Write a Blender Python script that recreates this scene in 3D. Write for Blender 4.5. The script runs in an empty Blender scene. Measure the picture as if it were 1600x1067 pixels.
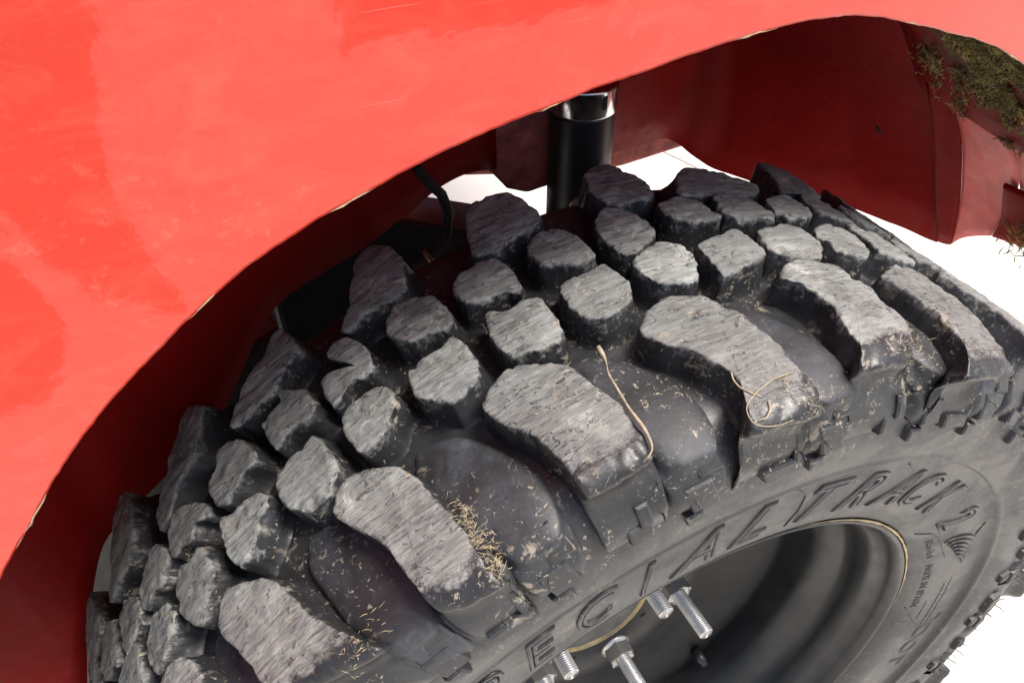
import bpy, math, random
import numpy as np
from mathutils import Matrix, Vector, noise

# ------------------------------------------------------------------ camera, light, exposure
scene = bpy.context.scene
COL = scene.collection
camd = bpy.data.cameras.new('camera'); camo = bpy.data.objects.new('camera', camd); COL.objects.link(camo)
camd.sensor_width = 36.0; camd.lens = 36.0 * 0.8045; camd.clip_start = 0.01; camd.clip_end = 500
RT = Vector((0.90045, -0.43497, -0.00014)); UP = Vector((0.28631, 0.59246, 0.75301)); FW = Vector((0.32745, 0.67808, -0.65801))
M = Matrix.Identity(4)
for i, v in enumerate((RT, UP, -FW)):
    for j in range(3): M[j][i] = v[j]
M.translation = Vector((-0.20967, -0.18786, 0.58151))
camo.matrix_world = M
scene.camera = camo

SUN_EL, SUN_AZ = 67.0, 0.0       # elevation; azimuth of the sun seen from above, degrees from -Y towards +X
SUN_AZ = 52.0
w = bpy.data.worlds.new('World'); scene.world = w; w.use_nodes = True
nt = w.node_tree; bgn = nt.nodes['Background']
sky = nt.nodes.new('ShaderNodeTexSky'); sky.sky_type = 'NISHITA'; sky.sun_disc = False
sky.sun_elevation = math.radians(SUN_EL)
sky.sun_rotation = math.radians(180 - SUN_AZ)
sky.air_density = 0.8; sky.dust_density = 4.0; sky.ozone_density = 0.5
nt.links.new(sky.outputs[0], bgn.inputs[0]); bgn.inputs[1].default_value = 0.05
sund = bpy.data.lights.new('sun', 'SUN'); sund.energy = 1.5; sund.angle = math.radians(22); sund.color = (1.0, 0.957, 0.895)
suno = bpy.data.objects.new('sun', sund); COL.objects.link(suno)
az = math.radians(SUN_AZ); el = math.radians(SUN_EL)
tosun = Vector((math.sin(az) * math.cos(el), -math.cos(az) * math.cos(el), math.sin(el)))
suno.rotation_euler = tosun.to_track_quat('Z', 'Y').to_euler()
suno.location = tosun * 5
scene.view_settings.view_transform = 'Standard'; scene.view_settings.look = 'None'
scene.view_settings.gamma = 1.0; scene.view_settings.use_curve_mapping = False
scene.view_settings.exposure = 2.1
scene.cycles.max_bounces = 6; scene.cycles.diffuse_bounces = 3; scene.cycles.glossy_bounces = 3
scene.cycles.caustics_reflective = False; scene.cycles.caustics_refractive = False

FLOOR = -0.350
# ------------------------------------------------------------------ helpers
def link(o, parent=None):
    COL.objects.link(o)
    if parent is not None: o.parent = parent
    return o
def mesh_obj(name, verts, faces, mat, parent=None, smooth=True, uv=None, wear=None):
    me = bpy.data.meshes.new(name)
    me.from_pydata([tuple(map(float, v)) for v in verts], [], [tuple(f) for f in faces])
    me.update()
    if smooth: me.polygons.foreach_set('use_smooth', [True] * len(me.polygons))
    if uv is not None:
        lay = me.uv_layers.new(name='UVMap'); idx = np.empty(len(me.loops), dtype=np.int32)
        me.loops.foreach_get('vertex_index', idx)
        lay.data.foreach_set('uv', np.asarray(uv, dtype=np.float32)[idx].ravel())
    if wear is not None:
        at = me.attributes.new('wear', 'FLOAT', 'POINT'); at.data.foreach_set('value', np.asarray(wear, dtype=np.float32))
    if mat is not None: me.materials.append(mat)
    return link(bpy.data.objects.new(name, me), parent)
def empty(name, loc=(0, 0, 0)):
    o = bpy.data.objects.new(name, None); o.location = loc; o.empty_display_size = 0.05; return link(o)
def tag(o, label=None, cat=None, group=None, kind=None):
    if label: o['label'] = label
    if cat: o['category'] = cat
    if group: o['group'] = group
    if kind: o['kind'] = kind
    return o
def tube(pts, rad, n=8, taper=None):
    pts = [Vector(q) for q in pts]; V = []; F = []
    ref = Vector((0.31, 0.2, 0.93))
    for i, q in enumerate(pts):
        d = (pts[min(i + 1, len(pts) - 1)] - pts[max(i - 1, 0)]).normalized()
        a = d.cross(ref)
        if a.length < 1e-4: a = d.cross(Vector((1, 0, 0)))
        a.normalize(); b = d.cross(a)
        r = rad if taper is None else rad * taper[i]
        for k in range(n):
            t = 2 * math.pi * k / n; V.append(q + (a * math.cos(t) + b * math.sin(t)) * r)
    for i in range(len(pts) - 1):
        for k in range(n):
            k2 = (k + 1) % n; F.append((i * n + k, i * n + k2, (i + 1) * n + k2, (i + 1) * n + k))
    F.append(tuple(range(n))[::-1]); F.append(tuple((len(pts) - 1) * n + k for k in range(n)))
    return V, F
def revolve(prof, n, wobble=None):
    """profile of (r, y) about the y axis; returns verts, faces, uv"""
    V = []; F = []; U = []
    m = len(prof)
    acc = [0.0]
    for i in range(1, m): acc.append(acc[-1] + math.dist(prof[i], prof[i - 1]))
    for k in range(n):
        t = 2 * math.pi * k / n; c, s = math.cos(t), math.sin(t)
        for i, (r, y) in enumerate(prof):
            V.append((r * c, y, r * s)); U.append((t * 0.35, acc[i]))
    for k in range(n):
        k2 = (k + 1) % n
        for i in range(m - 1):
            F.append((k * m + i, k2 * m + i, k2 * m + i + 1, k * m + i + 1))
    return V, F, U
def joined(parts):
    V = []; F = []
    for v, f in parts:
        o = len(V); V += list(v); F += [tuple(i + o for i in q) for q in f]
    return V, F
def fbm(x, y, z, o=3):
    return noise.fractal(Vector((x, y, z)), 1.0, 2.0, o)

# ------------------------------------------------------------------ materials
class NB:
    def __init__(s, name):
        s.m = bpy.data.materials.new(name); s.m.use_nodes = True
        s.t = s.m.node_tree; s.p = s.t.nodes['Principled BSDF']
    def n(s, kind, **kw):
        o = s.t.nodes.new(kind)
        for k, v in kw.items():
            if k.startswith('i_'):
                key = k[2:]; key = int(key) if key.isdigit() else key.replace('_', ' ')
                o.inputs[key].default_value = v
            else: setattr(o, k, v)
        return o
    def l(s, a, b): s.t.links.new(a, b)
    def noise(s, vec, scale, detail=4, rough=0.55, dist=0.0):
        o = s.n('ShaderNodeTexNoise'); o.inputs['Scale'].default_value = scale; o.inputs['Detail'].default_value = detail
        o.inputs['Roughness'].default_value = rough; o.inputs['Distortion'].default_value = dist
        if vec is not None: s.l(vec, o.inputs['Vector'])
        return o.outputs['Fac']
    def ramp(s, fac, a, b, ca=0.0, cb=1.0):
        o = s.n('ShaderNodeMapRange'); o.inputs[1].default_value = a; o.inputs[2].default_value = b
        o.inputs[3].default_value = ca; o.inputs[4].default_value = cb
        s.l(fac, o.inputs[0]); return o.outputs[0]
    def math(s, op, a, b=None):
        o = s.n('ShaderNodeMath'); o.operation = op
        for i, q in enumerate((a, b)):
            if q is None: continue
            if isinstance(q, (int, float)): o.inputs[i].default_value = q
            else: s.l(q, o.inputs[i])
        return o.outputs[0]
    def mix(s, fac, a, b):
        o = s.n('ShaderNodeMix'); o.data_type = 'RGBA'
        if isinstance(fac, (int, float)): o.inputs[0].default_value = fac
        else: s.l(fac, o.inputs[0])
        for i, q in ((6, a), (7, b)):
            if isinstance(q, tuple): o.inputs[i].default_value = (*q, 1)
            else: s.l(q, o.inputs[i])
        return o.outputs[2]
    def coord(s, which='Object', scale=None):
        o = s.n('ShaderNodeTexCoord').outputs[which]
        if scale is None: return o
        mp = s.n('ShaderNodeMapping'); mp.inputs['Scale'].default_value = scale; s.l(o, mp.inputs['Vector']); return mp.outputs[0]
    def bump(s, h, strength, dist, prev=None):
        o = s.n('ShaderNodeBump'); o.inputs['Strength'].default_value = strength; o.inputs['Distance'].default_value = dist
        s.l(h, o.inputs['Height'])
        if prev is not None: s.l(prev, o.inputs['Normal'])
        return o.outputs[0]
    def out(s, base=None, rough=None, normal=None, metal=None):
        for key, q in (('Base Color', base), ('Roughness', rough), ('Normal', normal), ('Metallic', metal)):
            if q is None: continue
            if isinstance(q, tuple): s.p.inputs[key].default_value = (*q, 1)
            elif isinstance(q, (int, float)): s.p.inputs[key].default_value = q
            else: s.l(q, s.p.inputs[key])
        return s.m

def rubber_material(name, worn, filmcol=(0.075, 0.077, 0.081), filmamt=0.6, groove=0.22, r0=0.40):
    b = NB(name); ob = b.n('ShaderNodeNewGeometry').outputs['Position']
    blot = b.noise(ob, 55, 3, 0.6); fine = b.noise(ob, 420, 3, 0.6)
    dark = b.mix(b.ramp(blot, 0.35, 0.7), (0.012, 0.0125, 0.014), (0.024, 0.0245, 0.027))
    # dry film of dust that settled in patches; on the groove ribs it is painted sky sheen
    film = b.math('MULTIPLY', b.ramp(b.noise(ob, 24, 4, 0.68, 0.5), 0.42, 0.70), b.ramp(fine, 0.35, 0.65, 0.45, 1.0))
    sp = b.n('ShaderNodeSeparateXYZ'); b.l(ob, sp.inputs[0])
    rad = b.math('SQRT', b.math('ADD', b.math('POWER', sp.outputs['X'], 2.0), b.math('POWER', sp.outputs['Z'], 2.0)))
    film = b.math('MULTIPLY', film, b.ramp(rad, 0.322, 0.334, 1.0, groove))      # the dry film lies on the sidewall, the grooves stay black
    col = b.mix(b.math('MULTIPLY', film, filmamt), dark, filmcol)
    rough = b.ramp(film, 0, 1, r0, 0.75)
    nrm = b.bump(fine, 0.25, 0.0006)
    if worn:
        at = b.n('ShaderNodeAttribute'); at.attribute_name = 'wear'; wear = at.outputs['Fac']
        uv = b.coord('UV')
        mp = b.n('ShaderNodeMapping'); mp.inputs['Scale'].default_value = (60, 430, 1); b.l(uv, mp.inputs['Vector'])
        mp.inputs['Rotation'].default_value = (0, 0, 0.12)
        streak = b.noise(mp.outputs[0], 1.0, 3, 0.65, 0.6)
        mp2 = b.n('ShaderNodeMapping'); mp2.inputs['Scale'].default_value = (190, 900, 1); b.l(uv, mp2.inputs['Vector'])
        streak2 = b.noise(mp2.outputs[0], 1.0, 2, 0.6, 0.4)
        tone = b.math('ADD', b.math('MULTIPLY', streak, 0.6), b.math('MULTIPLY', streak2, 0.4))
        patch = b.noise(ob, 42, 4, 0.65, 0.5)
        light = b.mix(b.ramp(b.math('ADD', b.math('MULTIPLY', tone, 0.6), b.math('MULTIPLY', patch, 0.4)), 0.38, 0.62), (0.062, 0.062, 0.061), (0.285, 0.294, 0.280))
        chalk = b.math('MULTIPLY', b.ramp(b.noise(ob, 60, 4, 0.75, 0.8), 0.56, 0.68), b.ramp(b.noise(ob, 15, 2), 0.45, 0.6))
        light = b.mix(b.math('MULTIPLY', chalk, 0.8), light, (0.50, 0.49, 0.465))
        rnd_ = b.n('ShaderNodeObjectInfo').outputs['Random']
        light = b.mix(b.ramp(rnd_, 0.0, 1.0, 0.0, 0.5), light, (0.085, 0.084, 0.082))
        pits = b.ramp(b.noise(ob, 240, 3, 0.7), 0.60, 0.66)
        light = b.mix(b.math('MULTIPLY', pits, 0.75), light, (0.022, 0.022, 0.022))
        # cracks that run across the lugs
        mp3 = b.n('ShaderNodeMapping'); mp3.inputs['Scale'].default_value = (38, 120, 1); mp3.inputs['Rotation'].default_value = (0, 0, 0.22); b.l(uv, mp3.inputs['Vector'])
        cn = b.math('ABSOLUTE', b.math('SUBTRACT', b.noise(mp3.outputs[0], 1.0, 4, 0.6, 0.3), 0.5))
        crack = b.math('MULTIPLY', b.ramp(cn, 0.0, 0.012, 1.0, 0.0), b.ramp(b.noise(ob, 26, 3), 0.53, 0.60))
        light = b.mix(crack, light, (0.008, 0.008, 0.008))
        k = b.ramp(b.math('ADD', wear, b.math('MULTIPLY', b.math('SUBTRACT', b.noise(ob, 150, 4, 0.72), 0.5), 1.2)), 0.36, 0.60)
        k = b.math('MULTIPLY', k, b.ramp(wear, 0.02, 0.2))
        col = b.mix(k, col, light)
        rough = b.math('ADD', rough, b.math('MULTIPLY', k, 0.3))
        h = b.math('MULTIPLY', b.math('SUBTRACT', b.math('ADD', streak, b.math('MULTIPLY', streak2, 0.7)), b.math('MULTIPLY', crack, 1.2)), b.ramp(wear, 0.1, 0.6))
        nrm = b.bump(h, 0.6, 0.0011, nrm)
    gate = b.ramp(b.noise(ob, 15, 3, 0.7), 0.43, 0.58)
    speck = b.math('MULTIPLY', b.ramp(b.noise(ob, 330, 3, 0.75, 0.8), 0.615, 0.65), b.ramp(gate, 0.0, 0.6))
    smear = b.math('MULTIPLY', b.ramp(b.noise(ob, 95, 4, 0.78, 0.7), 0.585, 0.64), b.ramp(b.noise(ob, 17, 3, 0.6), 0.49, 0.57))
    cr = b.math('MAXIMUM', b.math('MULTIPLY', speck, 0.9), b.math('MULTIPLY', smear, 0.75))
    cr = b.math('MULTIPLY', cr, b.ramp(rad, 0.272, 0.305, 0.3, 1.0))
    col = b.mix(cr, col, b.mix(fine, (0.17, 0.14, 0.10), (0.36, 0.32, 0.25)))
    return b.out(col, rough, nrm)

RUB = rubber_material('tread rubber', True, (0.070, 0.071, 0.073), 0.6, 0.28)
RUBS = rubber_material('sidewall rubber', False, (0.078, 0.081, 0.085), 0.46, 0.12)
RUBG = rubber_material('groove rubber with painted sheen', False, (0.058, 0.065, 0.080), 1.0, 0.9, 0.52)  # bluish film colour paints the sky's sheen onto the groove ribs
def plain(name, col, rough, metal=0.0, var=0.25, sc=40, bump=0.0, bsc=300, coat=0.0):
    b = NB(name); ob = b.coord('Object')
    k = b.noise(ob, sc, 5, 0.6)
    c = b.mix(b.ramp(k, 0.3, 0.7), tuple(x * (1 - var) for x in col), tuple(min(1, x * (1 + var)) for x in col))
    nr = b.bump(b.noise(ob, bsc, 4, 0.6), bump, 0.0006) if bump else None
    b.p.inputs['Coat Weight'].default_value = coat
    return b.out(c, b.ramp(b.noise(ob, sc * 2.3, 4), 0.3, 0.7, rough * 0.8, rough * 1.2), nr, metal)

def paint_material():
    b = NB('red body paint'); ob = b.coord('Object')
    cloud = b.noise(ob, 6, 6, 0.6, 0.8)
    haze = b.ramp(b.noise(b.coord('Object', (1.0, 1.0, 2.2)), 30, 8, 0.76, 0.7), 0.47, 0.72)
    base = b.mix(b.ramp(cloud, 0.35, 0.65), (0.54, 0.0195, 0.0026), (0.62, 0.0250, 0.0038))
    base = b.mix(b.math('MULTIPLY', haze, 0.12), base, (0.78, 0.34, 0.24))
    fleck = b.math('MULTIPLY', b.ramp(b.noise(ob, 150, 5, 0.8), 0.56, 0.70), b.ramp(b.noise(ob, 12, 4, 0.7, 1.0), 0.45, 0.62))
    base = b.mix(b.math('MULTIPLY', fleck, 0.16), base, (0.78, 0.34, 0.24))
    # hairline scratches
    mp = b.n('ShaderNodeMapping'); mp.inputs['Scale'].default_value = (18, 18, 900); mp.inputs['Rotation'].default_value = (0, 0.25, 0)
    b.l(ob, mp.inputs['Vector'])
    scr = b.math('MULTIPLY', b.ramp(b.noise(mp.outputs[0], 1, 2), 0.69, 0.72), b.ramp(b.noise(ob, 9, 3), 0.52, 0.62))
    base = b.mix(b.math('MULTIPLY', scr, 0.15), base, (0.85, 0.5, 0.45))
    nrm = b.bump(b.noise(ob, 14, 2), 0.08, 0.01)
    b.p.inputs['Coat Weight'].default_value = 0.7; b.p.inputs['Coat Roughness'].default_value = 0.04
    b.p.inputs['Coat IOR'].default_value = 1.5
    b.l(b.bump(b.noise(ob, 240, 2, 0.5), 0.02, 0.0010, b.bump(b.noise(ob, 9, 3, 0.5), 0.10, 0.012)), b.p.inputs['Coat Normal'])
    return b.out(base, b.ramp(haze, 0, 1, 0.45, 0.65), nrm)
PAINT = paint_material()
def shaded_inner_paint():
    b = NB('shade darkened inner red'); ob = b.coord('Object')
    k = b.noise(ob, 11, 6, 0.62, 0.5)
    base = b.mix(b.ramp(k, 0.35, 0.68), (0.165, 0.0036, 0.0028), (0.25, 0.0062, 0.0046))  # body red made darker: the shade of the well is put into the colour
    dust = b.ramp(b.noise(ob, 38, 7, 0.7, 0.6), 0.52, 0.74)
    base = b.mix(b.math('MULTIPLY', dust, 0.16), base, (0.20, 0.035, 0.027))
    # brown soil thrown up on the front corner of the well, thicker towards it
    gr = b.n('ShaderNodeSeparateXYZ'); b.l(ob, gr.inputs[0])
    side = b.math('MULTIPLY', b.math('MULTIPLY', b.ramp(gr.outputs['X'], 0.20, 0.34), b.ramp(gr.outputs['Z'], 0.60, 0.68)), b.ramp(gr.outputs['Y'], 0.26, 0.16))
    mud = b.ramp(b.math('ADD', b.noise(ob, 26, 7, 0.7, 1.0), b.math('MULTIPLY', side, 0.34)), 0.70, 0.82)
    base = b.mix(b.math('MULTIPLY', mud, 0.8), base, b.mix(b.noise(ob, 160, 4), (0.045, 0.036, 0.022), (0.17, 0.135, 0.085)))
    b.p.inputs['Specular IOR Level'].default_value = 0.06
    return b.out(base, b.ramp(dust, 0, 1, 0.5, 0.8), b.bump(b.noise(ob, 180, 5, 0.65), 0.3, 0.001, b.bump(b.noise(ob, 12, 3, 0.55), 0.5, 0.006)))
INNER = shaded_inner_paint()
BLACKM = plain('black satin steel', (0.018, 0.018, 0.020), 0.38, 0.0, 0.3, 30, 0.15)
RIMM = plain('dark rim paint', (0.011, 0.0115, 0.0125), 0.42, 0.0, 0.35, 22, 0.1, 500)
STEEL = plain('zinc plated steel', (0.60, 0.59, 0.57), 0.42, 0.85, 0.12, 120, 0.1, 900)
BRASS = plain('bare yellowed steel', (0.34, 0.27, 0.14), 0.42, 0.8, 0.35, 90, 0.2)
CHROME = plain('scuffed chrome', (0.55, 0.55, 0.56), 0.16, 1.0, 0.15, 60)
DIRTRED = plain('dust caked red frame', (0.44, 0.115, 0.095), 0.75, 0.0, 0.5, 70, 0.8, 160)
STRAW = plain('dry straw', (0.36, 0.30, 0.19), 0.8, 0.0, 0.3, 200)
ROOTM = plain('dried root', (0.27, 0.225, 0.16), 0.85, 0.0, 0.45, 150, 0.6, 500)
MOSS = plain('dry moss', (0.36, 0.31, 0.12), 0.95, 0.0, 0.9, 60)
PUTTY = plain('cut edge filler', (0.40, 0.30, 0.19), 0.8, 0.0, 0.5, 160, 0.5)
BLACKHOLE = plain('dark hole', (0.01, 0.01, 0.01), 0.9)
CABLE = plain('pale grey cable', (0.55, 0.55, 0.56), 0.5)
def tile_material():
    b = NB('pale floor tile'); ob = b.coord('Object')
    k = b.noise(ob, 5, 6, 0.6)
    c = b.mix(b.ramp(k, 0.3, 0.7), (0.62, 0.605, 0.55), (0.68, 0.665, 0.61))
    sp = b.math('GREATER_THAN', b.noise(ob, 220, 2), 0.76)
    c = b.mix(b.math('MULTIPLY', sp, 0.6), c, (0.3, 0.27, 0.22))
    return b.out(c, 0.45, None)
TILE = tile_material()
GROUT = plain('floor joint', (0.60, 0.57, 0.52), 0.9)

# ------------------------------------------------------------------ floor
FR = math.radians(15)
FX, FY = 0.87 + 0.75 * math.cos(FR), 1.2 + 0.75 * math.sin(FR)      # a joint runs past the far side of the wheel
def floor_sheet():
    V = [(-40, -40, FLOOR - 0.004), (40, -40, FLOOR - 0.004), (40, 40, FLOOR - 0.004), (-40, 40, FLOOR - 0.004)]
    o = mesh_obj('floor', V, [(0, 1, 2, 3)], GROUT, None, False); tag(o, kind='structure'); return o
floor = floor_sheet()
def tiles():
    a = 1.50; g = 0.006; h = 0.004; e = a / 2 - g / 2; bv = 0.0015
    V = [(-e, -e, -0.003), (e, -e, -0.003), (e, e, -0.003), (-e, e, -0.003),
         (-e + bv, -e + bv, 0), (e - bv, -e + bv, 0), (e - bv, e - bv, 0), (-e + bv, e - bv, 0)]
    F = [(4, 5, 6, 7), (0, 1, 5, 4), (1, 2, 6, 5), (2, 3, 7, 6), (3, 0, 4, 7)]
    first = None; c, s = math.cos(FR), math.sin(FR)
    for i in range(-4, 5):
        for j in range(-4, 5):
            u, v = i * a, j * a
            if first is None:
                o = first = mesh_obj('tile', V, F, TILE, floor, False)
            else:
                o = first.copy(); link(o, floor)
            o.location = (u * c - v * s + FX, u * s + v * c + FY, FLOOR); o.rotation_euler = (0, 0, FR)
tiles()
# the pale floor goes on beyond the tiles that can be told apart
def outer_floor():
    V = []; F = []; a = 9 * 1.50 / 2
    c, s = math.cos(FR), math.sin(FR)
    def pt(u, v): return (u * c - v * s + FX, u * s + v * c + FY, FLOOR)
    q = 38
    for (x0, y0, x1, y1) in ((-q, a, q, q), (-q, -q, q, -a), (-q, -a, -a, a), (a, -a, q, a)):
        o = len(V); V += [pt(x0, y0), pt(x1, y0), pt(x1, y1), pt(x0, y1)]; F.append((o, o + 1, o + 2, o + 3))
    o = mesh_obj('paving', V, F, TILE, floor, False); o['kind'] = 'stuff'
outer_floor()
# dark patches added on the floor out of view, shaped for the paint to mirror
DARKPATCH = plain('dark asphalt', (0.045, 0.045, 0.047), 0.9, 0.0, 0.4, 30, 0.6, 200)
def added_floor_patch():
    polys = [[(-.70, -3.4), (-.28, -3.4), (-.29, -2.67), (-.32, -2.19), (-.34, -1.82), (-.33, -1.48), (-.30, -1.30), (-.26, -1.12), (-.25, -.97), (-.38, -1.09), (-.40, -1.14), (-.47, -1.28), (-.53, -1.50), (-.60, -1.64), (-.75, -1.8)],
             [(-.80, -1.68), (-.58, -1.49), (-.53, -1.37), (-.47, -1.13), (-.45, -.98), (-.49, -.85), (-.60, -.80), (-.80, -.84)],
             [(.60, -3.4), (.47, -2.57), (.33, -2.03), (.42, -2.01), (.57, -2.03), (.82, -2.02), (1.2, -2.06), (1.8, -2.12), (2.6, -2.2), (3.2, -3.4)]]
    V = []; F = []
    for P in polys:
        o = len(V); V += [(x, y, FLOOR + .004) for x, y in P]; F.append(tuple(range(o, o + len(P))))
    o = mesh_obj('added_floor_patch', V, F, DARKPATCH, None, False); tag(o, kind='structure')
added_floor_patch()

# ------------------------------------------------------------------ the wheel: tyre
R0 = 0.350; DEPTH = 0.0170
def Rp(y): return R0 - 3.0 * max(0, 0.015 - y) ** 2 - 3.0 * max(0, y - 0.155) ** 2
PROF = [(.204, .0020), (.2055, -.0030), (.2075, -.0052), (.2125, -.0088), (.217, -.0112), (.222, -.0130), (.228, -.0142), (.240, -.0155), (.255, -.0165), (.2640, -.0174),
        (.2665, -.0178), (.2678, -.0198), (.2688, -.0216), (.2703, -.0222), (.2720, -.0216), (.2745, -.0222), (.279, -.0238), (.285, -.0250), (.295, -.0255), (.305, -.0247),
        (.315, -.0222), (.321, -.0190), (.3265, -.0150), (.3300, -.0105), (.3320, -.0055)]
PR = np.array(PROF)
def side_y(r): return float(np.interp(r, PR[:, 0], PR[:, 1]))
def side_n(r):
    d = (side_y(r + .003) - side_y(r - .003)) / .006
    v = Vector((d, -1.0)); v.normalize(); return v      # (radial, y)
MIR = 0.152
def side_pt(th, r, off=0.0):
    n = side_n(r); rr = r + n[0] * off; y = side_y(r) + n[1] * off
    return (rr * math.cos(th), y, rr * math.sin(th))
wheel = empty('wheel', (0, 0, 0))
tag(wheel, 'muddy black off-road wheel with chunky worn tread blocks under the red wing', 'wheel')
def fine_prof():
    P = list(PROF)
    P += [(.3326, .000), (Rp(.006) - DEPTH, .006)] + [(Rp(y) - DEPTH, y) for y in np.linspace(.015, .137, 16)] + [(Rp(.146) - DEPTH, .146), (.3326, .152)]
    P += [(r, MIR - y) for r, y in PROF[::-1]]
    return P
V, F, U = revolve(fine_prof(), 480)
tyre = mesh_obj('tyre', V, F, RUBS, wheel, True, U)
tyre['label'] = 'black mud tyre with blocky tread and raised lettering on its sidewall'

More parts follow.
